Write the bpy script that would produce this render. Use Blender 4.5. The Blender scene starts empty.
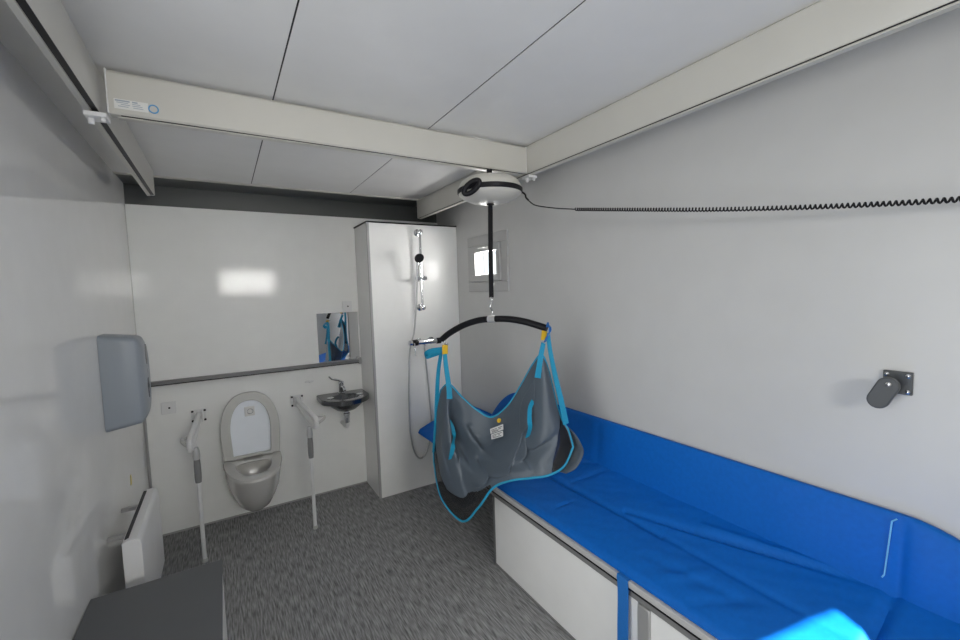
import bpy, bmesh, math, random
from mathutils import Vector, Matrix
from mathutils.noise import noise as pnoise
random.seed(7)
scn = bpy.context.scene
COL = scn.collection
PI = math.pi
# ------------------------------------------------------------------ camera
F = 422.681; YW, PT, RL = [math.radians(a) for a in (31.283, -4.079, -1.778)]
CAM = Vector((0, 0, 1.6))
FW = Vector((math.sin(YW)*math.cos(PT), math.cos(YW)*math.cos(PT), math.sin(PT)))
RT = Vector((math.cos(YW), -math.sin(YW), 0)); UP = RT.cross(FW)
R2 = RT*math.cos(RL)+UP*math.sin(RL); U2 = -RT*math.sin(RL)+UP*math.cos(RL)
cd = bpy.data.cameras.new('camera'); cam = bpy.data.objects.new('camera', cd); COL.objects.link(cam)
cd.sensor_width = 36; cd.lens = F/960*36; cd.clip_start = 0.02
M = Matrix((R2, U2, -FW)).transposed().to_4x4(); M.translation = CAM; cam.matrix_world = M
scn.camera = cam
# ------------------------------------------------------------------ view, world, lights
vs = scn.view_settings; vs.view_transform = 'Standard'; vs.look = 'None'; vs.gamma = 1; vs.use_curve_mapping = False
vs.exposure = 0.46
w = bpy.data.worlds.new('daylight'); scn.world = w; w.use_nodes = True
bg = w.node_tree.nodes['Background']; bg.inputs[0].default_value = (.86, .93, 1, 1); bg.inputs[1].default_value = 1.3
def area(name, loc, direction, sx, sy, power, color):
    l = bpy.data.lights.new(name, 'AREA'); l.shape = 'RECTANGLE'; l.size = sx; l.size_y = sy; l.energy = power; l.color = color
    o = bpy.data.objects.new(name, l); COL.objects.link(o); o.location = loc
    o.rotation_euler = Vector(direction).to_track_quat('-Z', 'Y').to_euler(); return o
area('daylight_through_door', (-.86, .50, 1.05), (1, .5, .05), .95, 1.95, 5.4, (1, .975, .92)).data.spread = math.radians(130)
area('daylight_through_small_window', (1.733, 2.678, 1.797), (-1, 0, 0), .28, .165, 3.4, (1, .98, .95))
area('daylight_through_rear_window', (.42, -1.62, 1.86), (0, 1, 0), .82, .38, 13, (1, .98, .93)).data.spread = math.radians(125)
sl = bpy.data.lights.new('sun', 'SUN'); sl.energy = 26; sl.angle = math.radians(.5); sl.color = (1, .97, .9)
so = bpy.data.objects.new('sun', sl); COL.objects.link(so); so.location = (-3, -3, 5)
so.rotation_euler = Vector((.34, 1, -.685)).to_track_quat('-Z', 'Y').to_euler()

# ------------------------------------------------------------------ materials
def mat(name, col, rough=.5, metal=0, coat=0, bump=None, alpha=1, trans=0, spec=.5):
    m = bpy.data.materials.new(name); m.use_nodes = True; nt = m.node_tree; b = nt.nodes['Principled BSDF']
    b.inputs['Base Color'].default_value = (*col, 1); b.inputs['Roughness'].default_value = rough
    b.inputs['Metallic'].default_value = metal; b.inputs['Coat Weight'].default_value = coat
    b.inputs['Coat Roughness'].default_value = .08; b.inputs['Alpha'].default_value = alpha
    b.inputs['Transmission Weight'].default_value = trans; b.inputs['Specular IOR Level'].default_value = spec
    tc = nt.nodes.new('ShaderNodeTexCoord'); n = nt.nodes.new('ShaderNodeTexNoise'); mp = nt.nodes.new('ShaderNodeMapping')
    nt.links.new(tc.outputs['Object'], mp.inputs[0]); nt.links.new(mp.outputs[0], n.inputs['Vector'])
    sc, st, va = bump or ((8, 8, 8), 0, .015)
    mp.inputs['Scale'].default_value = sc; n.inputs['Scale'].default_value = 1; n.inputs['Detail'].default_value = 4
    mr = nt.nodes.new('ShaderNodeMapRange'); mr.inputs[1].default_value = .3; mr.inputs[2].default_value = .7
    mr.inputs[3].default_value = 1-va; mr.inputs[4].default_value = 1+va
    nt.links.new(n.outputs[0], mr.inputs[0])
    mx = nt.nodes.new('ShaderNodeMix'); mx.data_type = 'RGBA'; mx.blend_type = 'MULTIPLY'; mx.inputs['Factor'].default_value = 1
    mx.inputs['A'].default_value = (*col, 1); nt.links.new(mr.outputs[0], mx.inputs['B']); nt.links.new(mx.outputs['Result'], b.inputs['Base Color'])
    if st:
        bp = nt.nodes.new('ShaderNodeBump'); bp.inputs['Strength'].default_value = st; bp.inputs['Distance'].default_value = .002
        nt.links.new(n.outputs[0], bp.inputs['Height']); nt.links.new(bp.outputs[0], b.inputs['Normal'])
    return m
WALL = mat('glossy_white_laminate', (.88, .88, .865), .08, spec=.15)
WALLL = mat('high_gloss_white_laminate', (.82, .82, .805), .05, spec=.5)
WALLR = mat('satin_darkened_laminate', (.58, .58, .572), .28)  # darkened below the back cladding to offset the stronger light on the right wall
CEIL = mat('ceiling_panel_white', (.82, .815, .80), .22)
DARK = mat('dark_grey_panel', (.085, .09, .09), .35)
JOINT = mat('dark_joint', (.04, .04, .045), .6)
FLOOR = mat('grey_vinyl', (.275, .275, .278), .75, bump=((150, 13, 13), .25, .55), spec=.25)
RAILW = mat('powder_coated_white', (.56, .548, .505), .32)
BLACK = mat('black_plastic', (.007, .007, .009), .42, spec=.25)
WHITE = mat('white_plastic', (.78, .78, .78), .28)
CERAM = mat('glazed_ceramic', (.60, .59, .565), .16, coat=.15)
SEATM = mat('toilet_seat_grey', (.52, .52, .50), .4)
LID = mat('lid_cool_white', (.90, .94, 1.0), .12)
BOWLIN = mat('bowl_inside', (.40, .40, .39), .2)
CHROME = mat('chrome', (.75, .76, .78), .09, metal=1)
STEEL = mat('brushed_steel', (.17, .175, .18), .22, metal=1, bump=((20, 300, 20), .1, .05))
ALU = mat('anodised_aluminium', (.55, .55, .55), .35, metal=.6)
ALUD = mat('dark_grey_aluminium', (.16, .165, .17), .35, metal=.3)
GREYP = mat('grey_plastic', (.30, .335, .375), .38)
GREYD = mat('dark_window_plastic', (.10, .12, .14), .2)
GREYH = mat('handle_grey_rubber', (.22, .22, .22), .55)
MIDG = mat('grey_aluminium', (.20, .20, .205), .35, metal=.3)
WINF = mat('window_frame_plastic', (.46, .46, .455), .35)
HILITE = mat('pale_blue_highlight', (.20, .55, .85), .4)  # pale colour of the painted highlight on the pad seam
BFR = mat('bench_frame_grey', (.22, .22, .22), .4)
EDGEG = mat('satin_grey_aluminium', (.50, .50, .50), .4)
TRIMG = mat('grey_trim', (.38, .38, .38), .4)
VINYL = mat('blue_vinyl', (.003, .128, .52), .5, bump=((60, 60, 60), .12, .05), spec=.2)
BLUES = mat('blue_strap_webbing', (.008, .15, .50), .6, bump=((400, 400, 400), .3, .1))
CYAN = mat('cyan_webbing', (.012, .30, .50), .5, bump=((300, 300, 300), .3, .1))
FAB = mat('grey_sling_fabric', (.078, .100, .126), .42, bump=((500, 500, 500), .3, .08))
NET = mat('black_mesh_fabric', (.016, .016, .018), .7, alpha=.55, bump=((700, 700, 700), .5, .3))
YEL = mat('yellow_tab', (.75, .47, .02), .5)
YELD = mat('yellow_sticker', (.55, .45, .12), .5)
CABTOP = mat('dark_grey_top', (.11, .115, .12), .5)
FRONT = mat('white_cabinet_panel', (.86, .86, .85), .3)
GLASS = bpy.data.materials.new('window_glass'); GLASS.use_nodes = True
_n = GLASS.node_tree.nodes; _l = GLASS.node_tree.links; _n.remove(_n['Principled BSDF'])
_t = _n.new('ShaderNodeBsdfTransparent'); _g = _n.new('ShaderNodeBsdfGlossy'); _g.inputs['Roughness'].default_value = .02
_m = _n.new('ShaderNodeMixShader'); _m.inputs[0].default_value = .04
_l.new(_t.outputs[0], _m.inputs[1]); _l.new(_g.outputs[0], _m.inputs[2]); _l.new(_m.outputs[0], _n['Material Output'].inputs[0])
MIRROR = mat('mirror_silver', (.88, .89, .90), .02, metal=1)
PLASTK = mat('hook_plate_dark_grey', (.075, .08, .085), .45)
LBLUE = mat('sticker_blue', (.12, .35, .62), .5)
LGREY = mat('sticker_print_grey', (.35, .40, .46), .5)
STICK = mat('sticker_film', (.74, .74, .72), .3)
PRINT = mat('label_print', (.12, .12, .13), .6)
LABELM = mat('label_white', (.70, .71, .71), .6)

# ------------------------------------------------------------------ helpers
def obj(name, bm, m, parent=None, smooth=True, bevel=0, recalc=True):
    if recalc: bmesh.ops.recalc_face_normals(bm, faces=bm.faces)
    me = bpy.data.meshes.new(name); bm.to_mesh(me); bm.free()
    me.materials.append(m)
    if smooth:
        for p in me.polygons: p.use_smooth = True
        try: me.set_sharp_from_angle(angle=math.radians(38))
        except Exception: pass
    o = bpy.data.objects.new(name, me); COL.objects.link(o)
    if bevel:
        b = o.modifiers.new('bevel', 'BEVEL'); b.width = bevel; b.segments = 3; b.limit_method = 'ANGLE'; b.angle_limit = math.radians(40)
        for p in me.polygons: p.use_smooth = True
    if parent:
        bpy.context.view_layer.update()
        o.parent = parent; o.matrix_parent_inverse = Matrix.Translation(-WORLD[parent.name]) if parent.name in WORLD else Matrix()
        WORLD[o.name] = WORLD.get(parent.name, Vector())
        if parent.type == 'MESH': o.matrix_parent_inverse = Matrix()
        if parent.type == 'EMPTY': WORLD[o.name] = Vector()
    return o
WORLD = {}
def thing(name, label, cat, loc=(0, 0, 0), group=None):
    o = bpy.data.objects.new(name, None); COL.objects.link(o); o.location = loc; o['label'] = label; o['category'] = cat
    o.empty_display_size = .05
    if group: o['group'] = group
    WORLD[o.name] = Vector(loc)
    return o
def tag(o, label, cat, group=None):
    o['label'] = label; o['category'] = cat
    if group: o['group'] = group
    return o
def struct(o): o['kind'] = 'structure'; return o
def B(): return bmesh.new()
def box(bm, a, b):
    x0, y0, z0 = a; x1, y1, z1 = b
    v = [bm.verts.new(p) for p in ((x0,y0,z0),(x1,y0,z0),(x1,y1,z0),(x0,y1,z0),(x0,y0,z1),(x1,y0,z1),(x1,y1,z1),(x0,y1,z1))]
    for f in ((3,2,1,0),(4,5,6,7),(0,1,5,4),(1,2,6,5),(2,3,7,6),(3,0,4,7)): bm.faces.new([v[i] for i in f])
    return bm
def bx(a, b): return box(B(), a, b)
def catmull(pts, n):
    pts = [Vector(p) for p in pts]; out = []
    for i in range(len(pts)-1):
        p0 = pts[max(i-1, 0)]; p1 = pts[i]; p2 = pts[i+1]; p3 = pts[min(i+2, len(pts)-1)]
        for k in range(n):
            t = k/n
            out.append(.5*((2*p1)+(p2-p0)*t+(2*p0-5*p1+4*p2-p3)*t*t+(-p0+3*p1-3*p2+p3)*t**3))
    out.append(pts[-1]); return out
def tube(bm, pts, r, seg=12, closed=False, cap=True):
    pts = [Vector(p) for p in pts]; n = len(pts); rings = []; prev = None
    for i, p in enumerate(pts):
        if closed: t = pts[(i+1) % n]-pts[i-1]
        else: t = pts[min(i+1, n-1)]-pts[max(i-1, 0)]
        t.normalize()
        if prev is None: a = t.orthogonal().normalized()
        else: a = (prev-t*prev.dot(t)).normalized()
        prev = a; b = t.cross(a); rr = r[i] if isinstance(r, (list, tuple)) else r
        rings.append([bm.verts.new(p+(a*math.cos(2*PI*k/seg)+b*math.sin(2*PI*k/seg))*rr) for k in range(seg)])
    m = n if closed else n-1
    for i in range(m):
        A = rings[i]; C = rings[(i+1) % n]
        for k in range(seg): bm.faces.new((A[k], A[(k+1) % seg], C[(k+1) % seg], C[k]))
    if cap and not closed: bm.faces.new(rings[0][::-1]); bm.faces.new(rings[-1])
    return bm
def cyl(bm, p, q, r, seg=24): return tube(bm, [p, q], r, seg)
def lathe(bm, prof, c=(0, 0, 0), axis='z', seg=48, sx=1, sy=1):
    c = Vector(c); rings = []
    for r, h in prof:
        ring = []
        for k in range(seg):
            a = 2*PI*k/seg; u = r*math.cos(a)*sx; v = r*math.sin(a)*sy
            d = {'z': (u, v, h), 'y': (u, h, v), 'x': (h, u, v)}[axis]
            ring.append(bm.verts.new(c+Vector(d)))
        rings.append(ring)
    for A, C in zip(rings, rings[1:]):
        for k in range(seg): bm.faces.new((A[k], A[(k+1) % seg], C[(k+1) % seg], C[k]))
    bm.faces.new(rings[0][::-1]); bm.faces.new(rings[-1]); return bm
def prism(bm, poly, axis, a, b):
    def P(u, v, h): return {'z': (u, v, h), 'y': (u, h, v), 'x': (h, u, v)}[axis]
    A = [bm.verts.new(P(u, v, a)) for u, v in poly]; C = [bm.verts.new(P(u, v, b)) for u, v in poly]
    bm.faces.new(A[::-1]); bm.faces.new(C); n = len(poly)
    for i in range(n): bm.faces.new((A[i], A[(i+1) % n], C[(i+1) % n], C[i]))
    return bm
def ribbon(bm, pts, wid, th=.002, nrm=(0, -1, 0), wlist=None, sub=6):
    """flat strap along pts; the flat side faces nrm"""
    P = catmull(pts, sub); rows = []; n = len(P); nr0 = Vector(nrm)
    for i, p in enumerate(P):
        t = (P[min(i+1, n-1)]-P[max(i-1, 0)]).normalized(); s = t.cross(nr0).normalized(); nn = s.cross(t).normalized()
        wv = wid if wlist is None else wlist[0]+(wlist[1]-wlist[0])*i/(n-1)
        rows.append([bm.verts.new(p+s*a*wv/2+nn*b*th/2) for a, b in ((-1,-1),(1,-1),(1,1),(-1,1))])
    for A, C in zip(rows, rows[1:]):
        for k in range(4): bm.faces.new((A[k], A[(k+1) % 4], C[(k+1) % 4], C[k]))
    bm.faces.new(rows[0][::-1]); bm.faces.new(rows[-1]); return bm
def ray(u, v): return FW+R2*((u-480)/F)-U2*((v-320)/F)
def at_y(u, v, y):
    d = ray(u, v); return CAM+d*(y/d.y)

# ------------------------------------------------------------------ room shell
XL, XR, YB, YR, ZC = -.49, 1.71, 3.5, -1.55, 2.345
struct(obj('floor', bx((XL-.1, YR-.1, -.08), (XR+.1, YB+.1, 0)), FLOOR, smooth=False))
c = struct(obj('ceiling', bx((XL-.1, YR-.1, ZC+.0035), (XR+.1, YB+.1, ZC+.12)), DARK, smooth=False))
for x in (.214, .860): obj('joint_strip', bx((x-.0024, YR, ZC+.0018), (x+.0024, 3.214, ZC+.0034)), BLACK, c, smooth=False)
for a, b in ((XL, .2115), (.2165, .857), (.863, XR)):
    obj('ceiling_panel', bx((a, YR, ZC), (b, 3.215, ZC+.003)), CEIL, c, smooth=False)
struct(obj('trim_1', bx((XL+.001, 3.216, ZC-.010), (XR-.001, 3.232, ZC+.003)), RAILW, bevel=.002))
# back wall: dark recessed board with glossy white cladding below
struct(obj('wall_back', bx((XL-.1, 3.52, 0), (XR+.1, 3.62, ZC+.1)), DARK, smooth=False))
cl = obj('cladding', bx((XL+.002, YB, 0), (XR-.002, 3.519, 2.215)), WALL, None, smooth=False)
cl.parent = bpy.data.objects['wall_back']
# left wall with the door opening behind the camera
DY0, DY1, DZ = 0, 1.15, 2.05
bm = bx((XL-.1, DY1, 0), (XL, 3.52, ZC+.012)); box(bm, (XL-.1, YR, 0), (XL, DY0, ZC+.012)); box(bm, (XL-.1, DY0, DZ), (XL, DY1, ZC+.012))
struct(obj('wall_left', bm, WALLL, smooth=False))
bm = bx((XL-.1, DY1-.04, 0), (XL+.012, DY1-.001, DZ-.001)); box(bm, (XL-.1, DY0+.001, 0), (XL+.012, DY0+.04, DZ-.001)); box(bm, (XL-.1, DY0+.041, DZ-.04), (XL+.012, DY1-.041, DZ-.001))
d = struct(obj('door_1', bm, ALU, bevel=.002))
obj('sun_block_leaf', bx((-1.74, -.045, .02), (-.595, -.001, 2.03)), WHITE, d, bevel=.003)  # added open leaf, out of view, blocks sun through the side doorway
struct(obj('sun_block_canopy', bx((-1.75, -.75, 2.40), (XL-.105, 1.7, 2.46)), ALUD, smooth=False))  # added unseen cover that stops sun coming in over the leaf
struct(obj('sun_block_canopy', bx((-.55, -2.45, 2.12), (.34, YR-.105, 2.15)), ALUD, smooth=False))  # added unseen eave that keeps rear-window sun off the bench front
# right wall with the small window
WY0, WY1, WZ0, WZ1 = 2.49, 2.88, 1.64, 1.945
bm = bx((XR, YR, 0), (XR+.1, 3.52, WZ0)); box(bm, (XR, YR, WZ1), (XR+.1, 3.52, ZC+.012)); box(bm, (XR, YR, WZ0), (XR+.1, WY0, WZ1)); box(bm, (XR, WY1, WZ0), (XR+.1, 3.52, WZ1))
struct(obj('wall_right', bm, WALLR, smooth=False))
def frame_x(bm, x0, x1, y0, y1, z0, z1, t):
    box(bm, (x0, y0, z0), (x1, y1, z0+t)); box(bm, (x0, y0, z1-t), (x1, y1, z1))
    box(bm, (x0, y0, z0+t), (x1, y0+t, z1-t)); box(bm, (x0, y1-t, z0+t), (x1, y1, z1-t)); return bm
wf = struct(obj('window_1', frame_x(B(), XR-.014, XR+.06, 2.405, 2.95, 1.585, 2.01, .075), WINF, bevel=.004))
obj('window_sash', frame_x(B(), XR-.026, XR+.05, 2.483, 2.872, 1.662, 1.933, .05), WINF, wf, bevel=.004)
obj('window_pane', bx((XR+.01, 2.53, 1.71), (XR+.016, 2.825, 1.885)), GLASS, wf, smooth=False)
hb = bx((XR-.034, 2.63, 1.905), (XR-.026, 2.72, 1.925)); box(hb, (XR-.05, 2.655, 1.909), (XR-.034, 2.672, 1.921)); box(hb, (XR-.056, 2.655, 1.907), (XR-.048, 2.73, 1.923))
obj('window_handle', hb, ALU, wf, bevel=.002)
# rear wall with a window
bm = bx((XL-.1, YR-.1, 0), (XR+.1, YR, 1.62)); box(bm, (XL-.1, YR-.1, 2.06), (XR+.1, YR, ZC+.012)); box(bm, (XL-.1, YR-.1, 1.62), (.0, YR, 2.06)); box(bm, (.84, YR-.1, 1.62), (XR+.1, YR, 2.06))
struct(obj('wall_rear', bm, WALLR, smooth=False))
# shower partition
col = bx((.955, 3.15, 0), (XR-.001, YB-.001, 2.128))
pw = struct(obj('wall_shower', col, WALL, bevel=.003))
obj('cap_strip', bx((.949, 3.143, 2.1285), (XR-.002, YB-.001, 2.137)), BLACK, pw, smooth=False)
obj('corner_strip', bx((.949, 3.145, .001), (.968, 3.158, 2.128)), TRIMG, pw, bevel=.002)
struct(obj('trim_2', bx((XL+.001, YB-.016, 0), (XL+.014, YB-.001, 1.028)), TRIMG, bevel=.003))
struct(obj('baseboard_back', bx((XL+.022, YB-.006, .0005), (.954, YB-.0005, .012)), TRIMG, smooth=False))
struct(obj('baseboard_left', bx((XL+.0005, DY1+.01, .0005), (XL+.006, YB-.03, .012)), TRIMG, smooth=False))

# ------------------------------------------------------------------ ceiling rails and gantry beam
def rail_along_y(name, label, xf, xb, slot0, slot1, y0, y1):
    """xf: face toward the room, xb: back side"""
    s = 1 if xb > xf else -1
    t = thing(name, label, 'ceiling rail', (xf, (y0+y1)/2, 2.2), 'ceiling hoist rails')
    poly = [(xf, 2.206), (xf, 2.335), (xf+s*.012, 2.3445), (xb, 2.3445), (xb, 2.204), (xb-s*.006, 2.198), (xf+s*.006, 2.198)]
    obj('housing', prism(B(), poly, 'y', y0, y1), RAILW, t, bevel=.002)
    obj('slot', bx((min(slot0, slot1), y0+.01, 2.1965), (max(slot0, slot1), y1-.012, 2.1985)), BLACK, t, smooth=False)
    obj('lower_lip', bx((min(slot1, xb), y0+.01, 2.191), (max(slot1, xb), y1-.008, 2.1975)), RAILW, t, bevel=.001)
    obj('end_cap', bx((min(xf, xb)+.001, y1, 2.197), (max(xf, xb)-.001, y1+.012, 2.342)), WHITE, t, bevel=.006)
    return t
rail_along_y('ceiling_rail', 'long white ceiling hoist rail along the right wall, above the blue changing bench', 1.405, 1.436, 1.4075, 1.4125, -1.5, 3.24)
rail_along_y('ceiling_rail', 'long white ceiling hoist rail along the left wall, above the grey towel dispenser', -.289, -.325, -.293, -.309, -1.5, 3.07)
t = thing('gantry_beam', 'white crossing beam below the ceiling carrying the patient hoist', 'beam', (.55, 1.82, 2.2))
poly = [(1.79, 2.204), (1.79, 2.326), (1.80, 2.336), (1.825, 2.336), (1.835, 2.326), (1.835, 2.204), (1.83, 2.198), (1.795, 2.198)]
obj('housing', prism(B(), poly, 'x', -.268, 1.401), RAILW, t, bevel=.001)
obj('slot', bx((-.24, 1.797, 2.1965), (1.38, 1.803, 2.1985)), BLACK, t, smooth=False)
obj('lower_lip', bx((-.25, 1.805, 2.193), (1.385, 1.833, 2.1975)), RAILW, t, bevel=.001)
obj('end_plate', bx((-.272, 1.789, 2.199), (-.2675, 1.837, 2.337)), WHITE, t, bevel=.003)
obj('end_plate', bx((1.3995, 1.789, 2.199), (1.403, 1.837, 2.337)), WHITE, t, bevel=.003)
def clip(x, s):
    bm = bx((x-.028, 1.77, 2.176), (x+.028, 1.83, 2.190)); cyl(bm, (x-.015, 1.80, 2.158), (x-.015, 1.80, 2.178), .008); cyl(bm, (x+.017*s, 1.782, 2.164), (x+.017*s, 1.782, 2.178), .006)
    obj('rail_clip', bm, WHITE, t, bevel=.002)
clip(-.30, 1); clip(1.425, 1)
st = obj('maker_sticker', bx((-.254, 1.7885, 2.216), (-.167, 1.790, 2.246)), STICK, t, smooth=False)
bm = B()
for r, (z, segs) in enumerate(((2.237, ((-.229, -.192), (-.186, -.172))), (2.231, ((-.226, -.196), (-.186, -.165))), (2.2255, ((-.215, -.192), (-.186, -.160))), (2.2195, ((-.222, -.196), (-.184, -.158))))):
    for a, b in segs: box(bm, (a, 1.7878, z-(.0022 if r == 0 else .001)), (b, 1.7886, z+(.0022 if r == 0 else .001)))
bmesh.ops.translate(bm, verts=bm.verts, vec=(-.022, 0, .004))
obj('print_lines', bm, LGREY, st, smooth=False)
bm = B()
pts = [(-.153+.0125*math.cos(a), 1.7882, 2.230+.0125*math.sin(a)) for a in [2*PI*k/28 for k in range(28)]]
tube(bm, pts, .0022, 8, closed=True)
obj('round_sticker', bm, LBLUE, t)

# ------------------------------------------------------------------ back wall fittings
t = thing('wall_rail', 'long grey horizontal rail across the back wall above the toilet', 'rail', (.27, 3.47, 1.04))
obj('rail_profile', bx((-.468, 3.452, 1.040), (.94, 3.4995, 1.062)), MIDG, t, bevel=.003)
obj('dark_front_strip', bx((-.466, 3.4505, 1.034), (.935, 3.499, 1.0395)), BLACK, t, smooth=False)
obj('end_bracket', bx((.925, 3.444, 1.026), (.9475, 3.4998, 1.078)), TRIMG, t, bevel=.004)

m_ = thing('wall_mirror', 'small frameless mirror standing on the rail above the wash basin', 'mirror', (.78, 3.495, 1.069))
obj('mirror_glass', bx((.625, 3.4935, 1.063), (.945, 3.4985, 1.452)), MIRROR, m_, smooth=False)
obj('bottom_clip', bx((.66, 3.491, 1.0685), (.69, 3.4933, 1.078)), CHROME, m_)

def plate(name, label, cat, x, z, w_, h_, group=None):
    t = thing(name, label, cat, (x, 3.499, z), group)
    obj('cover', bx((x-w_/2, 3.488, z-h_/2), (x+w_/2, 3.4995, z+h_/2)), WHITE, t, bevel=.003)
    obj('indicator', cyl(B(), (x+.004, 3.4862, z), (x+.004, 3.4882, z), .006), BLACK, t)
    return t
plate('wall_plate', 'small square white plate with a dark dot left of the toilet, below the rail', 'wall plate', -.352, .872, .082, .082)
plate('wall_plate', 'small square white plate with a dark dot just above the mirror', 'wall plate', .865, 1.50, .075, .085)

t = thing('wall_hook', 'small oval white hook on the back wall between right support rail and basin tap', 'hook', (.545, 3.499, .93))
obj('back_plate', lathe(B(), [(.001, -.006), (.03, -.006), (.034, 0)], (.545, 3.4995, .925), 'y', sy=.35), WHITE, t)
obj('peg', tube(B(), [(.545, 3.494, .925), (.545, 3.475, .924), (.545, 3.466, .932)], .006), WHITE, t)

# ------------------------------------------------------------------ toilet
TX = .118
t = thing('toilet', 'wall-hung white toilet with its grey seat and lid raised, between two support rails', 'toilet', (TX, 3.3, .15))
def bowl_ring(n, hw, yf, yb, z):
    out = []
    for k in range(n):
        a = 2*PI*k/n; cx = math.cos(a); sy = math.sin(a)
        ym = yb-.18*(yb-yf); p = .8 if sy > 0 else 1
        y = ym+(yb-ym)*sy if sy > 0 else ym+(ym-yf)*sy
        x = hw*math.copysign(abs(cx)**(.75 if sy > 0 else .92), cx)
        out.append((TX+x, y, z))
    return out
def loft(bm, rings, capA=True, capB=True):
    R = [[bm.verts.new(p) for p in r] for r in rings]; n = len(R[0])
    for A, C in zip(R, R[1:]):
        for k in range(n): bm.faces.new((A[k], A[(k+1) % n], C[(k+1) % n], C[k]))
    if capA: bm.faces.new(R[0][::-1])
    if capB: bm.faces.new(R[-1])
    return bm
N = 56
rs = [bowl_ring(N, .04, 3.31, 3.47, .105), bowl_ring(N, .08, 3.26, 3.485, .112), bowl_ring(N, .115, 3.19, 3.495, .150), bowl_ring(N, .142, 3.11, 3.497, .22),
      bowl_ring(N, .163, 3.04, 3.497, .29), bowl_ring(N, .175, 2.985, 3.497, .37), bowl_ring(N, .18, 2.955, 3.497, .42), bowl_ring(N, .184, 2.945, 3.497, .44),
      bowl_ring(N, .181, 2.95, 3.495, .452), bowl_ring(N, .172, 2.965, 3.48, .456), bowl_ring(N, .112, 3.035, 3.33, .456), bowl_ring(N, .104, 3.05, 3.32, .448),
      bowl_ring(N, .128, 3.025, 3.345, .435), bowl_ring(N, .13, 3.025, 3.345, .41), bowl_ring(N, .10, 3.06, 3.32, .33), bowl_ring(N, .05, 3.13, 3.27, .27)]
obj('bowl', loft(B(), rs), CERAM, t)
obj('water', loft(B(), [bowl_ring(N, .075, 3.09, 3.30, .305), bowl_ring(N, .075, 3.09, 3.30, .306)]), SEATM, t)
def arch(hw, z0, z1, n=40, p=.85):
    """arch outline, open at the base; (x, z)"""
    out = [(-hw*.93, z0)]
    for k in range(n+1):
        a = PI-PI*k/n; c_, s_ = math.cos(a), math.sin(a)
        out.append((hw*math.copysign(abs(c_)**p, c_), z0+.16+(z1-z0-.16)*abs(s_)**p))
    out.append((hw*.93, z0)); return out
def arch_y(z): return 3.385+(z-.47)*.13   # raised parts lean back a little
def arch_solid(poly, y0, y1):
    bm = B(); A = [bm.verts.new((TX+x, y0+arch_y(z), z)) for x, z in poly]; C = [bm.verts.new((TX+x, y1+arch_y(z), z)) for x, z in poly]
    bm.faces.new(A); bm.faces.new(C[::-1]); n = len(poly)
    for i in range(n): bm.faces.new((A[i], C[i], C[(i+1) % n], A[(i+1) % n]))
    return bm
# raised seat ring: outer arch minus inner arch
O_, I_ = arch(.188, .47, .920), arch(.126, .485, .862)
bm = B(); L_ = []
for poly, y in ((O_, .003), (O_, -.022), (I_, -.022), (I_, .003)):
    L_.append([bm.verts.new((TX+x, y+arch_y(z), z)) for x, z in poly])
for A, C in zip(L_, L_[1:]+L_[:1]):
    n = len(A)
    for k in range(n): bm.faces.new((A[k], A[(k+1) % n], C[(k+1) % n], C[k]))
obj('raised_seat', bm, SEATM, t, bevel=.004)
ld = obj('lid', arch_solid(arch(.180, .475, .910), .008, .022), LID, t, bevel=.003)
yy = arch_y(.78)
obj('square_plate', bx((TX-.030, yy+.003, .745), (TX+.034, yy+.012, .815)), WHITE, ld, bevel=.003)
bm = B(); tube(bm, [(TX+.004+.018*math.cos(a), yy+.002, .78+.018*math.sin(a)) for a in [2*PI*k/24 for k in range(24)]], .0028, 8, closed=True)
obj('round_mark', bm, CHROME, ld)
for x in (TX-.13, TX+.06): obj('hinge', cyl(B(), (x, 3.378, .470), (x+.07, 3.378, .470), .011), SEATM, t)

# ------------------------------------------------------------------ fold-down support rails
def support_rail(x, xe, label):
    t = thing('support_rail', label, 'support rail', (x, 3.49, .80), 'fold-down support rails beside the toilet')
    bp = bx((x-.045, 3.490, .745), (x+.045, 3.4995, .835)); box(bp, (x-.028, 3.44, .755), (x-.018, 3.491, .825)); box(bp, (x+.018, 3.44, .755), (x+.028, 3.491, .825))
    w_ = obj('wall_plate', bp, WHITE, t, bevel=.003)
    for a in (-.036, .036):
        for b in (.757, .823): obj('screw', lathe(B(), [(.0075, 0), (.0075, -.002), (.004, -.005)], (x+a, 3.490, b), 'y', 16), BLACK, w_)
    P = catmull([(x, 3.455, .805), (x+(xe-x)*.5, 3.2, .79), (xe, 3.0, .775), (xe, 2.955, .765), (xe, 2.945, .74), (xe, 2.965, .715), (xe-(xe-x)*.3, 3.05, .715), (x, 3.455, .765)], 7)
    obj('arm', tube(B(), P, .0145, 14), WHITE, t)
    gx = xe+(.05 if xe > x else -.035)
    Q = catmull([(xe, 3.02, .775), (gx, 3.0, .775), (gx+.004, 2.965, .765), (xe, 2.95, .735)], 6)
    obj('hand_loop', tube(B(), Q, .010, 12), SEATM, t)
    lx = x+(xe-x)*.05
    obj('collar', lathe(B(), [(.010, .64), (.018, .642), (.02, .66), (.018, .69), (.012, .715)], (lx, 3.0, 0)), ALU, t)
    obj('leg_grip', tube(B(), [(lx, 3.0, .50), (lx, 3.0, .53), (lx, 3.0, .60), (lx, 3.0, .645)], [.016, .018, .018, .016], 16), GREYH, t)
    obj('leg', cyl(B(), (lx, 3.0, .012), (lx, 3.0, .50), .0115), WHITE, t)
    obj('foot', lathe(B(), [(.014, 0), (.016, .004), (.015, .02), (.0118, .024)], (lx, 3.0, 0)), SEATM, t)
support_rail(-.187, -.215, 'white fold-down support rail with a leg, left of the toilet')
support_rail(.447, .487, 'white fold-down support rail with a leg, between toilet and wash basin')

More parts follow.
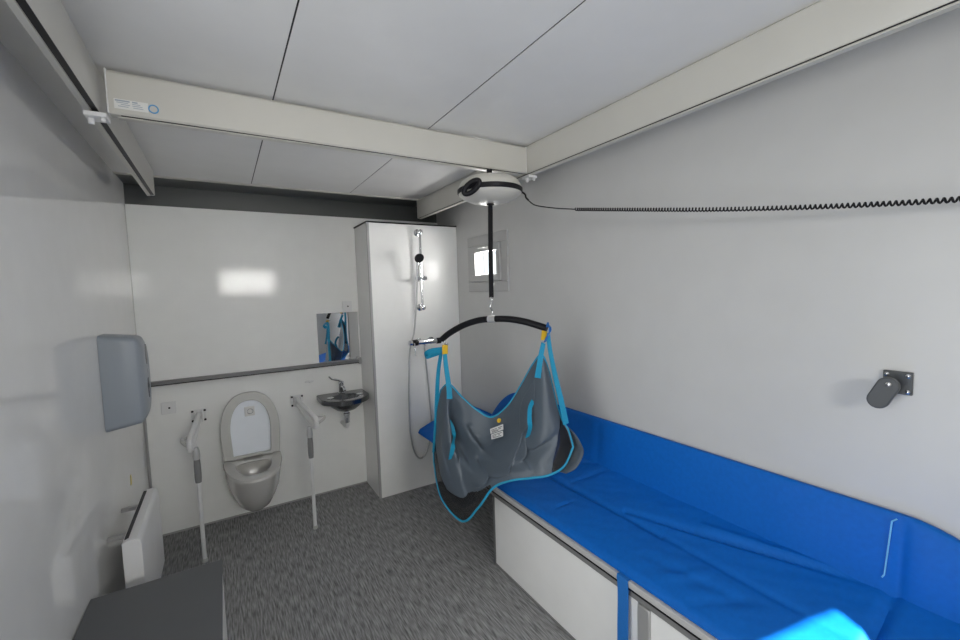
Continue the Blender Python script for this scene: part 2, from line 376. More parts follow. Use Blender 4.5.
# ------------------------------------------------------------------ wash basin
t = thing('wash_basin', 'small half-round stainless steel hand basin under the mirror', 'wash basin', (.77, 3.35, .80))
def dshape(x0, x1, yb, yf, n=30):
    cx, hw = (x0+x1)/2, (x1-x0)/2; out = [(x1, yb), (x0, yb)]
    for k in range(n+1):
        a = PI+PI*k/n; out.append((cx+hw*math.cos(a), yb-.10+(yb-.10-yf)*math.sin(a)*(1 if 1 else 0)))
    return out
def ellr(cx, cy, rx, ry, z, n=48): return [(cx+rx*math.cos(2*PI*k/n), cy+ry*math.sin(2*PI*k/n), z) for k in range(n)]
# top slab with a hole: outer D resampled by angle
def dring(z, grow=0, n=48):
    cx, cy = .77, 3.36; out = []
    for k in range(n):
        a = 2*PI*k/n; dx, dy = math.cos(a), math.sin(a); best = 9
        X0, X1, Y1 = .59-grow, .95, 3.4985
        if dx > 1e-6: best = min(best, (X1-cx)/dx)
        if dx < -1e-6: best = min(best, (X0-cx)/dx)
        if dy > 1e-6: best = min(best, (Y1-cy)/dy)
        if dy < 0:
            hx, hy = .19+grow, .20+grow   # front ellipse around (cx, 3.38)
            A = (dx/hx)**2+(dy/hy)**2; r = 1/math.sqrt(A); best = min(best, r)
        out.append((cx+dx*best, cy+dy*best, z))
    return out
bm = loft(B(), [dring(.768, -.012), dring(.772), dring(.803), dring(.808, -.005), ellr(.775, 3.32, .105, .095, .806), ellr(.775, 3.32, .098, .088, .795), ellr(.775, 3.32, .085, .075, .755), ellr(.775, 3.32, .05, .045, .722), ellr(.775, 3.32, .02, .02, .715)], True, True)
obj('basin_top', bm, STEEL, t)
obj('bowl', loft(B(), [ellr(.775, 3.32, .035, .035, .695), ellr(.775, 3.32, .075, .068, .708), ellr(.775, 3.32, .115, .10, .74), ellr(.775, 3.32, .13, .115, .7675)]), STEEL, t)
obj('drain', lathe(B(), [(.02, 0), (.022, .003), (.012, .004)], (.775, 3.32, .716)), CHROME, t)
for x in (.662, .886): obj('recess_ring', lathe(B(), [(.02, -.003), (.026, 0), (.026, .004), (.02, .006), (.008, .004)], (x, 3.33, .806)), CHROME, t)
bm = lathe(B(), [(.018, .60), (.02, .604), (.02, .655), (.026, .66), (.026, .675), (.018, .68), (.018, .70)], (.775, 3.32, 0))
obj('waste_trap', bm, CHROME, t)
obj('waste_pipe', tube(B(), catmull([(.775, 3.32, .60), (.775, 3.322, .575), (.775, 3.36, .56), (.775, 3.49, .56)], 6), .016), WHITE, t)
t = thing('basin_tap', 'chrome mixer tap with a long lever on the steel wash basin', 'tap', (.772, 3.43, .808))
obj('body', lathe(B(), [(.026, 0), (.026, .006), (.021, .01), (.020, .075), (.022, .08), (.022, .095), (.014, .10)], (.772, 3.44, .809)), CHROME, t)
obj('spout', tube(B(), catmull([(.772, 3.435, .86), (.772, 3.38, .872), (.772, 3.345, .866), (.772, 3.33, .85)], 5), .011), CHROME, t)
obj('lever', tube(B(), catmull([(.772, 3.44, .908), (.74, 3.41, .925), (.69, 3.37, .945), (.67, 3.355, .965), (.662, 3.35, .972)], 5), [.009]*8+[.0065]*13), CHROME, t)

# ------------------------------------------------------------------ shower
t = thing('shower_rail', 'chrome vertical shower rail with hand shower on the shower partition', 'shower rail', (1.35, 3.1, 1.47))
obj('rod', cyl(B(), (1.352, 3.095, 1.48), (1.352, 3.095, 2.065), .010), CHROME, t)
for z in (2.065, 1.475):
    bm = lathe(B(), [(.028, 0), (.028, -.006), (.014, -.012), (.013, -.045), (.019, -.05), (.019, -.075), (.01, -.08)], (1.352, 3.149, z), 'y', 28)
    obj('rail_bracket', bm, CHROME, t)
bm = cyl(B(), (1.352, 3.095, 1.685), (1.352, 3.095, 1.725), .02); cyl(bm, (1.300, 3.085, 1.705), (1.375, 3.085, 1.705), .014)
sd = obj('slider', bm, CHROME, t)
obj('slider_knob', cyl(B(), (1.370, 3.085, 1.705), (1.388, 3.085, 1.705), .017), CHROME, sd)
hs = thing('hand_shower', 'chrome hand shower with a black face held on the vertical shower rail', 'hand shower', (1.33, 3.06, 1.72))
obj('handle', tube(B(), catmull([(1.300, 3.055, 1.68), (1.300, 3.045, 1.76), (1.302, 3.035, 1.82), (1.304, 3.03, 1.86)], 5), .0115), CHROME, hs)
hd = lathe(B(), [(.001, .012), (.025, .010), (.036, 0), (.038, -.008), (.034, -.013), (.001, -.013)], (0, 0, 0), 'y', 32)
bmesh.ops.rotate(hd, cent=(0, 0, 0), matrix=Matrix.Rotation(math.radians(28), 3, 'X'), verts=hd.verts); bmesh.ops.translate(hd, verts=hd.verts, vec=(1.304, 3.015, 1.858))
obj('spray_head', hd, BLACK, hs)
obj('shower_hose', tube(B(), catmull([(1.300, 3.055, 1.68), (1.295, 3.07, 1.55), (1.272, 3.09, 1.30), (1.238, 3.11, 1.15), (1.225, 3.12, .95), (1.215, 3.125, .75), (1.215, 3.125, .48), (1.245, 3.125, .31), (1.300, 3.125, .25), (1.355, 3.125, .31), (1.40, 3.125, .48), (1.392, 3.12, .75), (1.372, 3.11, 1.0), (1.355, 3.10, 1.165)], 8), .0062, 10), ALU, hs)
t = thing('shower_mixer', 'chrome and black shower mixer bar on the shower partition above the hose loop', 'shower mixer', (1.37, 3.12, 1.20))
bm = cyl(B(), (1.30, 3.095, 1.20), (1.46, 3.095, 1.20), .021)
for x in (1.325, 1.435): cyl(bm, (x, 3.095, 1.20), (x, 3.149, 1.20), .017); cyl(bm, (x, 3.143, 1.20), (x, 3.149, 1.20), .030)
cyl(bm, (1.355, 3.10, 1.165), (1.355, 3.10, 1.185), .010)
obj('body', bm, CHROME, t)
obj('temperature_knob', lathe(B(), [(.018, 0), (.024, .003), (.024, .035), (.020, .04)], (1.461, 3.095, 1.20), 'x', 28), BLACK, t)
obj('flow_knob', lathe(B(), [(.020, -.045), (.024, -.040), (.024, -.004), (.018, 0)], (1.299, 3.095, 1.20), 'x', 28), BLACK, t)
bm = lathe(B(), [(.018, -.075), (.022, -.07), (.022, -.047), (.02, -.0455)], (1.299, 3.095, 1.20), 'x', 28)
obj('end_cap', bm, CHROME, t)
obj('lever', tube(B(), [(1.262, 3.073, 1.20), (1.262, 3.062, 1.17), (1.262, 3.062, 1.10)], .005, 10), CHROME, t)

# ------------------------------------------------------------------ left wall: dispenser, heater, cabinet, sticker
t = thing('towel_dispenser', 'large grey plastic paper towel dispenser on the glossy left wall', 'dispenser', (XL, 2.62, 1.0))
def yz_round(y0, y1, z0, z1, rt, rb, n=10):
    out = []
    for cy, cz, r, a0 in ((y1-rt, z1-rt*1.3, rt, 0), (y0+rt*.25, z1-rt*.25, rt*.25, 90), (y0+rb*.25, z0+rb*.25, rb*.25, 180), (y1-rb, z0+rb*1.5, rb, 270)):
        for k in range(n+1):
            a = math.radians(a0+90*k/n); sz = r*(1.3 if a0 == 0 else 1.5 if a0 == 270 else 1)
            out.append((cy+r*math.cos(a), cz+sz*math.sin(a)))
    return out
rr = []
for x, ins in ((XL+.001, 0), (XL+.07, .0), (XL+.128, .002), (XL+.138, .008), (XL+.148, .028), (XL+.154, .050)):
    zt = (x-XL)*.13
    rr.append([(x, y, z-zt*(1 if z > 1.2 else -1)) for y, z in yz_round(2.50+ins, 2.745-ins, 1.0+ins, 1.447-ins, .10-ins*.5, .10-ins*.5)])
body = obj('body', loft(B(), rr), GREYP, t)
bm = prism(B(), [(2.63+.028*math.cos(a), 1.335+.05*math.sin(a)) for a in [2*PI*k/28 for k in range(28)]], 'x', XL+.150, XL+.1555)
obj('sight_window', bm, GREYD, body, bevel=.001)
bm = prism(B(), [(2.625+.022*math.cos(a), 1.17+.05*math.sin(a)) for a in [2*PI*k/28 for k in range(28)]], 'x', XL+.150, XL+.1555)
obj('sight_window', bm, GREYD, body, bevel=.001)
obj('lock', cyl(B(), (XL+.150, 2.63, 1.255), (XL+.157, 2.63, 1.255), .008), CHROME, body)

t = thing('panel_heater', 'white flat electric panel heater low on the left wall', 'heater', (XL, 2.55, .2))
bx_p = [(-.415, .195), (-.415, .605), (-.398, .613), (-.366, .613), (-.354, .603), (-.350, .585), (-.350, .205), (-.358, .195)]
obj('casing', prism(B(), bx_p, 'y', 2.20, 2.76), WHITE, t, bevel=.003)
bm = bx((-.4085, 2.225, .6080), (-.395, 2.735, .6145))
obj('air_slots', bm, JOINT, t, smooth=False)
for y in (2.36, 2.66):
    for z in (.30, .56): obj('mounting_bracket', bx((XL+.0005, y-.012, z), (-.414, y+.010, z+.016)), TRIMG, t, smooth=False)

t = thing('low_cabinet', 'low white cabinet with dark grey top against the left wall, in the bottom left corner', 'cabinet', (-.28, 1.6, 0))
obj('top', bx((XL+.003, 1.20, .482), (-.068, 2.045, .50)), CABTOP, t, bevel=.003)
obj('body', bx((XL+.004, 1.21, .001), (-.074, 2.038, .4815)), FRONT, t, bevel=.003)
obj('door', bx((-.0735, 1.22, .03), (-.0705, 1.62, .475)), FRONT, t, bevel=.001)
obj('door', bx((-.0735, 1.625, .03), (-.0705, 2.03, .475)), FRONT, t, bevel=.001)
o = obj('wall_sticker', prism(B(), [(2.925, .592), (2.955, .592), (2.962, .615), (2.955, .645), (2.935, .645)], 'x', XL+.0003, XL+.002), YELD, smooth=False)
tag(o, 'tiny yellow sticker low on the left wall above the heater', 'sticker')

# ------------------------------------------------------------------ right wall bracket
t = thing('wall_bracket', 'dark grey folding bracket with square screw plate on the right wall', 'bracket', (XR, .43, 1.29))
pl = obj('square_plate', bx((XR-.010, .385, 1.252), (XR-.0005, .450, 1.320)), PLASTK, t, bevel=.002)
for y in (.394, .441):
    for z in (1.262, 1.309): obj('screw', lathe(B(), [(.0065, 0), (.006, -.002), (.003, -.004)], (XR-.010, y, z), 'x', 16), CHROME, pl)
def capsule(y0, z0, y1, z1, r, n=14):
    d = Vector((y1-y0, z1-z0)).normalized(); a0 = math.atan2(d.y, d.x); out = []
    for k in range(n+1): a = a0-PI/2+PI*k/n; out.append((y1+r*math.cos(a), z1+r*math.sin(a)))
    for k in range(n+1): a = a0+PI/2+PI*k/n; out.append((y0+r*math.cos(a), z0+r*math.sin(a)))
    return out
obj('pivot', cyl(B(), (XR-.045, .430, 1.278), (XR-.010, .430, 1.278), .016), PLASTK, t)
ar = obj('arm', prism(B(), capsule(.426, 1.281, .447, 1.236, .026), 'x', XR-.062, XR-.044), PLASTK, t, bevel=.004)
obj('bolt', lathe(B(), [(.007, 0), (.007, -.002), (.003, -.004)], (XR-.062, .423, 1.287), 'x', 16), CHROME, ar)

# ------------------------------------------------------------------ changing bench
t = thing('changing_bench', 'long white changing bench cabinet with grey aluminium frame along the right wall', 'bench', (1.48, .9, 0))
X0 = 1.26
def front(y0, y1):
    obj('front_panel', bx((X0+.006, y0, .012), (X0+.018, y1, .409)), FRONT, t, bevel=.001)
front(1.0005, 1.985); front(.0205, .9445); front(-.75, -.0205)
bm = bx((X0, -.8, .414), (X0+.03, 1.999, .446)); box(bm, (X0, -.8, 0), (X0+.03, 1.999, .0115))
obj('frame_rail', bm, BFR, t, bevel=.002)
for y in (1.986, ): obj('corner_post', bx((X0-.0005, y, .0), (X0+.03, y+.0145, .4095)), ALUD, t, bevel=.001)
obj('middle_post', bx((X0-.002, .945, .012), (X0+.03, 1.0, .4095)), ALU, t, bevel=.006)
obj('middle_post', bx((X0-.002, -.02, .012), (X0+.03, .02, .4095)), ALU, t, bevel=.006)
obj('end_panel', bx((X0+.031, 1.985, .001), (XR-.002, 2.0, .446)), FRONT, t, bevel=.001)
obj('rear_body', bx((X0+.04, -.8, .001), (XR-.002, 1.98, .4455)), FRONT, t, smooth=False)
t = thing('changing_table', 'white aluminium table frame carrying the blue mattress over the bench', 'table frame', (1.48, 1.2, .45))
obj('black_strip', bx((X0-.0115, -.8, .4465), (XR-.005, 2.74, .4525)), BLACK, t, smooth=False)  # thin black strip under the table edge
obj('table_edge', bx((X0-.012, -.8, .453), (XR-.004, 2.75, .479)), EDGEG, t, bevel=.004)

def seg_d(px, py, a, b):
    ax, ay = a; bx_, by = b; dx, dy = bx_-ax, by-ay; tt = max(0, min(1, ((px-ax)*dx+(py-ay)*dy)/(dx*dx+dy*dy)))
    return math.hypot(px-ax-tt*dx, py-ay-tt*dy), tt
CRE = [((1.475, 3.05), (1.475, 1.05), .011, .012), ((1.475, 1.05), (1.47, .42), .004, .012), ((1.50, 1.25), (1.68, .42), .012, .012), ((1.60, .95), (1.68, .42), -.006, .012),
       ((1.26, .40), (1.69, .40), .016, .016), ((1.26, 2.30), (1.69, 2.30), .014, .016), ((1.32, .93), (1.42, .83), -.005, .02), ((1.30, .80), (1.43, .66), .004, .02),
       ((1.33, 1.52), (1.40, 1.49), .006, .008), ((1.46, 1.62), (1.66, 1.50), .004, .012), ((1.36, 1.0), (1.40, .70), .004, .02), ((1.52, 1.9), (1.66, 1.6), .005, .012)]
def mz(x, y):
    s = max(0, (x-1.262)/.43)
    z = .503+.157*s**1.15
    z -= .016*max(0, 1-(x-1.264)/.018)**2
    z += .012*math.sin(PI*max(0, min(1, (x-1.25)/.225)))*1.0
    for a, b, dep, wd in CRE:
        d_, tt = seg_d(x, y, a, b); z -= 1.35*dep*math.exp(-(d_/wd)**2)*math.sin(PI*max(.12, min(.88, tt)))**.5
    z += .0035*pnoise(Vector((x*9, y*4, 1)))+.002*pnoise(Vector((x*25+y*9, y*12, 4)))
    return max(z, .4815)
bm = B(); NX, NY = 66, 420; y0m, y1m = -.75, 3.075; top = []
for j in range(NY+1):
    y = y0m+(y1m-y0m)*j/NY; row = []
    for i in range(NX+1):
        x = 1.264+(1.692-1.264)*i/NX; row.append(bm.verts.new((x, y, mz(x, y))))
    top.append(row)
for j in range(NY):
    for i in range(NX): bm.faces.new((top[j][i], top[j][i+1], top[j+1][i+1], top[j+1][i]))
ring = [top[0][i] for i in range(NX+1)]+[top[j][NX] for j in range(1, NY+1)]+[top[NY][i] for i in range(NX-1, -1, -1)]+[top[j][0] for j in range(NY-1, 0, -1)]
low = [bm.verts.new((v.co.x, v.co.y, .4797)) for v in ring]; n = len(ring)
for k in range(n): bm.faces.new((ring[k], ring[(k+1) % n], low[(k+1) % n], low[k]))
bm.faces.new(low)
mt = thing('mattress', 'long creased bright blue vinyl changing mattress with raised wall-side pad', 'mattress', (1.47, 1.2, .483))
obj('cushion', bm, VINYL, mt)
# wall-side pad, rounded down past its hinges
def ptop(y):
    e = 0
    if y > 2.28: e = (y-2.28)/.40
    if y < .39: e = (.39-y)/.40
    return .892-.27*min(e, 1)**1.9
bm = B(); rows = []; NY2 = 300; ya, yb_ = -.005, 2.675
for j in range(NY2+1):
    y = ya+(yb_-ya)*j/NY2; zt = ptop(y); zb = .615; row = []
    wv = .0035*pnoise(Vector((y*5, 0, 2)))+.0025*math.exp(-((y-1.62)/.02)**2)-.004*math.exp(-((y-1.57)/.02)**2)-.009*math.exp(-((y-.39)/.014)**2)+.004*math.exp(-((y-.33)/.03)**2)-.009*math.exp(-((y-2.28)/.014)**2)
    for s in range(15):
        f = s/14; z = zb+(zt-.008-zb)*f
        diag = -.004*math.exp(-((y-(.95-.35*f))/.03)**2)*f
        row.append((1.664+.020*f-.006*math.sin(PI*f)-wv*math.sin(PI*min(1, .2+f*.7))-diag, y, z))
    row.append((1.688, y, zt-.002)); row.append((1.695, y, zt)); row.append((1.7075, y, zt-.003)); row.append((1.7085, y, zb))
    rows.append([bm.verts.new(p) for p in row])
for A, C in zip(rows, rows[1:]):
    m2 = len(A)
    for k in range(m2): bm.faces.new((A[k], A[(k+1) % m2], C[(k+1) % m2], C[k]))
bm.faces.new(rows[0][::-1]); bm.faces.new(rows[-1])
obj('wall_side_pad', bm, VINYL, mt)
obj('pad_highlight', tube(B(), [(1.661, .425, .690), (1.662, .42, .70), (1.672, .41, .87), (1.676, .400, .880)], .0022, 8), HILITE, mt)  # thin pale strip painting the lit edge at the pad seam
obj('piping', tube(B(), [(1.2655, y0m+(y1m-y0m)*k/200, .4845+.0006*math.sin(k)) for k in range(201)], .004, 8), VINYL, mt)
# strap over the edge
o = obj('strap', ribbon(B(), [(1.262, 1.055, .4825), (1.256, 1.055, .4820), (1.248, 1.055, .4815), (1.243, 1.055, .478), (1.2425, 1.052, .46), (1.242, 1.05, .40), (1.238, 1.05, .25), (1.238, 1.05, .06)], .050, .003, (-1, 0, .3), sub=5), BLUES)
tag(o, 'dark blue webbing strap hanging over the bench edge from the mattress', 'strap')

# ------------------------------------------------------------------ hoist
HX, HY = 1.175, 1.80
t = thing('patient_hoist', 'round white lens-shaped patient hoist motor hanging from the ceiling beam', 'hoist', (HX, HY, 2.02))
R_ = .158
obj('casing', lathe(B(), [(.01, 2.026), (.05, 2.028), (.10, 2.038), (.138, 2.056), (.155, 2.070), (R_, 2.078), (R_, 2.094), (.154, 2.112), (.142, 2.132), (.120, 2.147), (.08, 2.155), (.01, 2.158)], (HX, HY, 0), seg=72), RAILW, t)
bm = B(); bpts = []
for k in range(73):
    a = 2*PI*k/72
    bpts.append(k)
prof = [(.1570, 2.0735), (.1625, 2.078), (.1625, 2.094), (.1585, 2.098), (.154, 2.092), (.154, 2.078)]
rings = [[bm.verts.new((HX+r*math.cos(2*PI*k/72), HY+r*math.sin(2*PI*k/72), z)) for k in range(72)] for r, z in prof]
for A, C in zip(rings, rings[1:]+rings[:1]):
    for k in range(72): bm.faces.new((A[k], A[(k+1) % 72], C[(k+1) % 72], C[k]))
obj('black_band', bm, BLACK, t)
obj('suspension', bx((HX-.011, HY-.011, 2.150), (HX+.011, HY+.011, 2.1965)), BLACK, t, bevel=.003)
hc = Vector((HX-.150, HY-.075, 2.078)); hn = Vector((-.55, -.75, -.15)).normalized(); hu = hn.cross(Vector((0, 0, 1))).normalized(); hv = hu.cross(hn)
pts = []
for k in range(32):
    a = 2*PI*k/32; p = hu*(.037*math.cos(a))+hv*(.022*math.sin(a)+(-.020*math.cos(a))); pts.append(hc+p)
obj('grip_loop', tube(B(), pts, .0125, 10, closed=True), BLACK, t)
obj('strap_guide', lathe(B(), [(.016, 2.020), (.02, 2.022), (.02, 2.031)], (HX, HY, 0)), BLACK, t)
obj('cord_clamp', tube(B(), catmull([(1.310, 1.715, 2.080), (1.322, 1.705, 2.066), (1.320, 1.697, 2.05), (1.330, 1.690, 2.036)], 5), .0045), BLACK, t)
def SP(px, py, dy=0):
    d = ray(px, py); k = d.x/d.y
    return at_y(px, py, 2.222/(k+.596)+dy)
hk = SP(492, 320)
o = obj('lifting_strap', ribbon(B(), [(HX, HY, 2.021), (HX-.006, HY, 1.8), (HX-.013, 1.795, 1.56)], .026, .003), BLACK, t)
o = obj('hanger_hook', tube(B(), catmull([(hk.x, 1.795, 1.562), (hk.x+.008, 1.793, 1.545), (hk.x, hk.y, 1.53), (hk.x-.008, hk.y, 1.515), (hk.x, hk.y, 1.50), (hk.x+.006, hk.y, 1.488), (hk.x, hk.y, 1.475)], 5), .0048, 10), CHROME, t)

sb = thing('spreader_bar', 'black curved foam-padded spreader bar hanging from the hoist strap', 'spreader bar', tuple(hk))
arc = catmull([SP(442, 339.5), SP(449, 333.5), SP(463, 325.5), SP(478, 320.5), SP(492, 319), SP(508, 319), SP(524, 321.5), SP(538, 325.5), SP(547, 328.5)], 6)
obj('padded_bar', tube(B(), arc, .0165, 18), BLACK, sb)
obj('centre_clip', tube(B(), [SP(488.5, 319.3), SP(495.5, 319.0)], .019, 18), ALU, sb)
def hook_at(p): obj('end_hook', tube(B(), catmull([p, p+Vector((0, 0, -.022)), p+Vector((.01, 0, -.034)), p+Vector((.02, 0, -.026))], 5), .0045, 10), CHROME, sb)
hook_at(SP(444.5, 339)); hook_at(SP(545.5, 329))

# ------------------------------------------------------------------ sling
sg = thing('patient_sling', 'grey fabric patient sling with cyan straps hanging from the spreader bar', 'sling', (1.15, 1.76, .47))
T_ = [(441, 390, .00), (449, 384, -.04), (462, 397, .01), (477, 410, .05), (492, 417, .06), (508, 405, .05), (521, 385, .03), (533, 364, -.01), (542, 355, -.02), (549, 372, .01)]
A_ = [(437, 410, .02), (447, 414, -.06), (461, 425, -.03), (475, 433, .02), (491, 437, .03), (507, 429, .01), (521, 415, -.02), (534, 400, -.05), (546, 393, -.05), (555, 398, .0)]
B_ = [(436, 430, .04), (444, 446, -.08), (459, 457, -.08), (474, 460, -.06), (490, 458, -.05), (507, 453, -.06), (523, 445, -.07), (538, 436, -.08), (553, 426, -.06), (561, 418, .0)]
C_ = [(434, 447, .05), (441, 476, -.05), (458, 490, -.09), (473, 489, -.11), (490, 476, -.11), (508, 470, -.11), (525, 466, -.10), (542, 461, -.09), (559, 450, -.06), (568, 430, .0)]
D_ = [(434, 462, .05), (441, 497, -.02), (462, 521, -.08), (478, 508, -.11), (493, 488, -.12), (511, 480.5, -.12), (531, 478, -.11), (549, 475, -.09), (564, 466, -.05), (573, 447, .0)]
ROWS = [[SP(*p) for p in r] for r in (T_, A_, B_, C_, D_)]
SU, SV = 22, 26
fine = [catmull(r, SU) for r in ROWS]; NC = len(fine[0])
colsp = [catmull([fine[r][i] for r in range(5)], SV) for i in range(NC)]; NR = len(colsp[0])
def fold(i, j):
    u = i/(NC-1); v = j/(NR-1)
    d_ = 0
    for (u0, v0, u1, v1, dep, wd) in ((.16, .03, .30, .55, .052, .045), (.22, .5, .52, .72, -.04, .05), (.36, .30, .46, .95, .022, .03), (.80, .12, .70, .92, .026, .03), (.12, .05, .36, .95, .020, .035), (.12, .1, .55, .62, -.026, .04), (.30, .22, .34, .80, .022, .03), (.88, .02, .60, .75, .028, .035), (.86, .05, .48, .55, -.022, .04), (.42, .35, .62, .40, .016, .05), (.25, .62, .50, .78, -.022, .05), (.62, .75, .90, .60, .018, .04), (.05, .3, .2, .7, .012, .03), (.46, .85, .56, .5, -.014, .04)):
        q, tt = seg_d(u, v, (u0, v0), (u1, v1)); d_ += 2.3*dep*math.exp(-(q/wd)**2)*math.sin(PI*max(.1, min(.9, tt)))
    e = min(1, 6*u, 6*(1-u), 5*v, 5*(1-v))
    return (d_+.012*pnoise(Vector((u*7, v*5, 3.3))))*e
G = [[colsp[i][j]+Vector((0, fold(i, j), 0)) for i in range(NC)] for j in range(NR)]
def is_net(u, v):
    if u < .44: 
        lim = .80+.10*max(0, (u-.30)/.14)**2
        if u < .16: lim = .56+.24*(u/.16)**.7
        return v > lim
    if u > .80: return v > .97-.55*((u-.80)/.20)**.8 and u < .985
    return False
def patch(pred):
    bm = B(); vm = {}
    def V(i, j):
        if (i, j) not in vm: vm[(i, j)] = bm.verts.new(G[j][i])
        return vm[(i, j)]
    for j in range(NR-1):
        for i in range(NC-1):
            if pred((i+.5)/(NC-1), (j+.5)/(NR-1)): bm.faces.new((V(i, j), V(i+1, j), V(i+1, j+1), V(i, j+1)))
    return bm
def solid(o, th):
    s = o.modifiers.new('thickness', 'SOLIDIFY'); s.thickness = th; s.offset = 0
body = obj('body_fabric', patch(lambda u, v: not is_net(u, v)), FAB, sg, recalc=False); solid(body, .004)
nt_ = obj('mesh_panel', patch(lambda u, v: is_net(u, v) and u < .5), NET, sg, recalc=False); solid(nt_, .002)
nt_ = obj('mesh_panel', patch(lambda u, v: is_net(u, v) and u > .5), NET, sg, recalc=False); solid(nt_, .002)
# leg flap behind on the right
bm = B(); g2 = []
Ea = catmull([SP(560, 420, .01), SP(574, 433, .02), SP(582, 446, .0), SP(583, 455, -.02), SP(576, 468, -.04), SP(566, 473.5, -.04)], 6)
Eb = catmull([SP(556, 418, .03), SP(560, 432, .08), SP(560, 445, .09), SP(557, 455, .08), SP(552, 465, .04), SP(548, 472, .0)], 6)
for k in range(9):
    f = k/8; g2.append([bm.verts.new(a.lerp(b, f)+Vector((0, .03*math.sin(PI*f), 0))) for a, b in zip(Ea, Eb)])
for A, C in zip(g2, g2[1:]):
    for k in range(len(A)-1): bm.faces.new((A[k], A[k+1], C[k+1], C[k]))
solid(obj('leg_flap', bm, FAB, sg, recalc=False), .004)
# left leg flap seen through the mesh
bm = B(); g2 = []
Ea = catmull([SP(436, 455, .07), SP(446, 490, .04), SP(462, 508, .0), SP(476, 500, -.03)], 6)
Eb = catmull([SP(442, 450, .12), SP(452, 468, .12), SP(464, 480, .10), SP(478, 485, .05)], 6)
for k in range(7):
    f = k/6; g2.append([bm.verts.new(a.lerp(b, f)+Vector((0, .02*math.sin(PI*f), 0))) for a, b in zip(Ea, Eb)])
for A, C in zip(g2, g2[1:]):
    for k in range(len(A)-1): bm.faces.new((A[k], A[k+1], C[k+1], C[k]))
solid(obj('leg_flap', bm, FAB, sg, recalc=False), .004)
# bindings
edge_top = [G[0][i] for i in range(NC)]; edge_bot = [G[NR-1][i] for i in range(NC)]
edge_l = [G[j][0] for j in range(NR)]; edge_r = [G[j][NC-1] for j in range(NR)]
obj('edge_binding', tube(B(), edge_l[::-1][:6][::-1][:0]+edge_top, .0052, 8), CYAN, sg)
obj('edge_binding', tube(B(), edge_l+edge_bot[1:]+edge_r[::-1][1:], .0058, 8), CYAN, sg)
# straps
def strap(pts, wl, th=.0025): obj('strap', ribbon(B(), pts, wl[0], th, (0, -1, 0), wl), CYAN, sg)
strap([SP(444.5, 350, -.01), SP(446, 366, -.02), SP(449, 388, -.048), SP(449.5, 399, -.064)], (.022, .034))
strap([SP(441.5, 351, .01), SP(438.5, 370, .02), SP(437, 395, .02), SP(436, 425, .03), SP(434.5, 452, .045)], (.020, .028))
strap([SP(543.5, 343, -.01), SP(541, 355, -.03), SP(539, 368, -.045), SP(537.5, 378, -.055)], (.026, .036))
strap([SP(548, 333, .01), SP(550, 350, .01), SP(555, 375, .0), SP(561, 400, -.01), SP(566, 424, -.01)], (.022, .034))
obj('strap_loop', ribbon(B(), [SP(442, 350, .0), SP(437, 350.5, -.01), SP(431, 351.5, -.015), SP(427, 354, -.01), SP(427, 356, .01), SP(432, 354.5, .02), SP(440, 352, .015)], .034, .0025, (0, -1, .5)), CYAN, sg)
obj('strap_loop', ribbon(B(), [SP(544, 334, .02), SP(546, 326, .0), SP(549, 325, -.025), SP(550, 331, -.03), SP(547, 337, -.02), SP(545, 342, -.015)], .024, .0025, (.4, -1, 0)), BLUES, sg)
obj('yellow_tab', ribbon(B(), [SP(445, 345, -.012), SP(445, 349, -.016), SP(445, 354, -.016)], .032, .004, (0, -1, 0)), YEL, sg)
obj('yellow_tab', ribbon(B(), [SP(544.5, 331, -.022), SP(544, 335, -.026), SP(543.5, 340, -.026)], .030, .004, (0, -1, 0)), YEL, sg)
def near(px, py, off=-.004):
    """point on the sling cloth that lies along a given line of sight, pushed a little off the cloth"""
    best = None
    d = ray(px, py).normalized()
    for j in range(NR):
        for i in range(NC):
            p = G[j][i]-CAM; q = (p-d*p.dot(d)).length
            if best is None or q < best[0]: best = (q, p.dot(d))
    return CAM+d*(best[1]+off)
for pts in ([(449, 421), (452, 427), (454, 436), (453, 446), (450.5, 459)], [(533, 401), (530, 408), (529.5, 420), (530, 428), (527.5, 437)]):
    P = [near(*p, off=o_) for p, o_ in zip(pts, (-.012, -.040, -.052, -.040, -.012))]
    obj('grab_handle', ribbon(B(), P, .024, .003, (0, -1, 0)), CYAN, sg)
lb = [near(490, 429, -.022), near(503, 424, -.022), near(503.5, 436, -.022), near(491, 439.5, -.022)]
bm = B(); vs_ = []
def lbp(f, g_, o_=0): return (lb[0].lerp(lb[1], f)).lerp(lb[3].lerp(lb[2], f), g_)+Vector((0, -o_, 0))
def quadp(bm, f0, f1, g0, g1, o_):
    A = [bm.verts.new(lbp(f, g_, o_)) for f, g_ in ((f0, g0), (f1, g0), (f1, g1), (f0, g1))]; C = [bm.verts.new(lbp(f, g_, o_+.0015)) for f, g_ in ((f0, g0), (f1, g0), (f1, g1), (f0, g1))]
    bm.faces.new(A); bm.faces.new(C[::-1])
    for k in range(4): bm.faces.new((A[k], C[k], C[(k+1) % 4], A[(k+1) % 4]))
quadp(bm, 0, 1, 0, .46, 0); quadp(bm, .04, .96, .54, 1, 0)
lab = obj('care_label', bm, LABELM, sg, smooth=False)
bm = B()
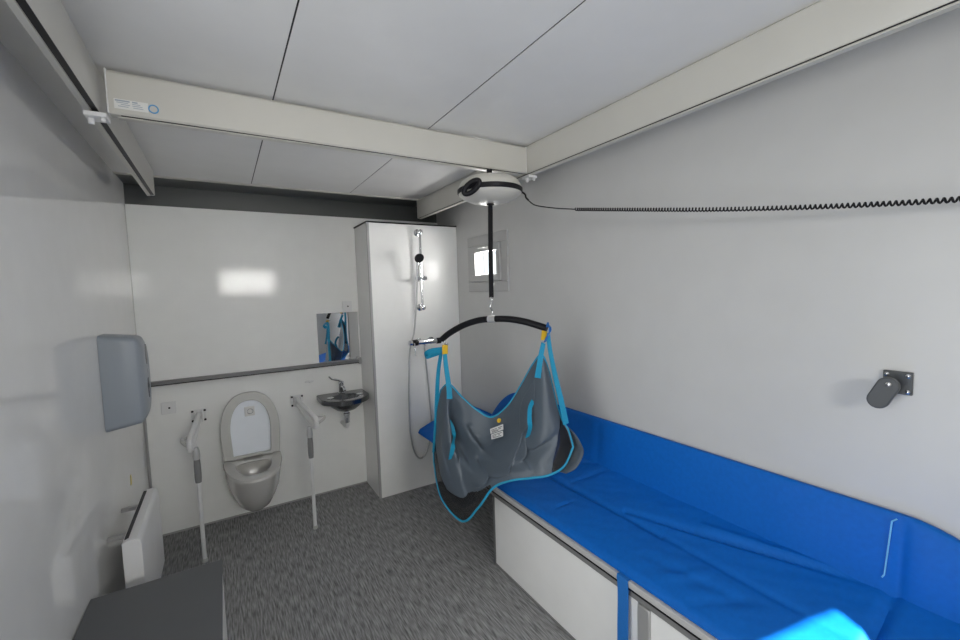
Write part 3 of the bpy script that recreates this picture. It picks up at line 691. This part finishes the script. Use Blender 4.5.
for g0, f0, f1 in ((.12, .08, .5), (.12, .6, .9), (.24, .1, .8), (.34, .1, .6), (.62, .12, .85), (.74, .12, .7), (.86, .12, .8)): quadp(bm, f0, f1, g0, g0+.05, .0016)
obj('label_print', bm, PRINT, lab, smooth=False)
yp = near(499, 420.5, -.016)
obj('yellow_button', lathe(B(), [(.012, .002), (.012, -.002), (.009, -.004)], tuple(yp), 'y', 24), YEL, sg)
bp_ = SP(436.5, 447, .03)
obj('side_buckle', bx((bp_.x-.008, bp_.y-.03, bp_.z-.012), (bp_.x+.010, bp_.y-.02, bp_.z+.014)), BLACK, sg, bevel=.002)

# ------------------------------------------------------------------ hoist cable with coil
t = thing('hoist_cable', 'black spiral charging cable running from the hoist along the right wall', 'cable', (1.5, 1.0, 1.9))
thin = catmull([(1.330, 1.690, 2.035), (1.352, 1.672, 2.012), (1.40, 1.660, 2.004), (1.475, 1.64, 1.998), (1.55, 1.59, 1.990)], 6)
obj('straight_cord', tube(B(), thin, .0028, 8), BLACK, t)
def unz(u, v, x):
    d = ray(u, v); return CAM+d*(x/d.x)
path = catmull([thin[-1], unz(620, 209.5, 1.572), unz(700, 209.6, 1.590), unz(780, 208, 1.605), unz(860, 205, 1.63), unz(957, 199.5, 1.65), unz(1060, 190, 1.655)], 60)
L = [0]
for a, b in zip(path, path[1:]): L.append(L[-1]+(b-a).length)
bm = B(); pts = []; pitch = .0132; rc = .0062; n = int(L[-1]/pitch*14); kk = 0
for i in range(n):
    s = L[-1]*i/(n-1)
    while kk < len(L)-2 and L[kk+1] < s: kk += 1
    f = (s-L[kk])/max(1e-9, L[kk+1]-L[kk]); p = path[kk].lerp(path[kk+1], f); tt = (path[kk+1]-path[kk]).normalized()
    a = Vector((0, 0, 1)); a = (a-tt*a.dot(tt)).normalized(); b = tt.cross(a); an = 2*PI*s/pitch
    pts.append(p+(a*math.cos(an)+b*math.sin(an))*rc)
obj('spiral_cord', tube(bm, pts, .0029, 6), BLACK, t)
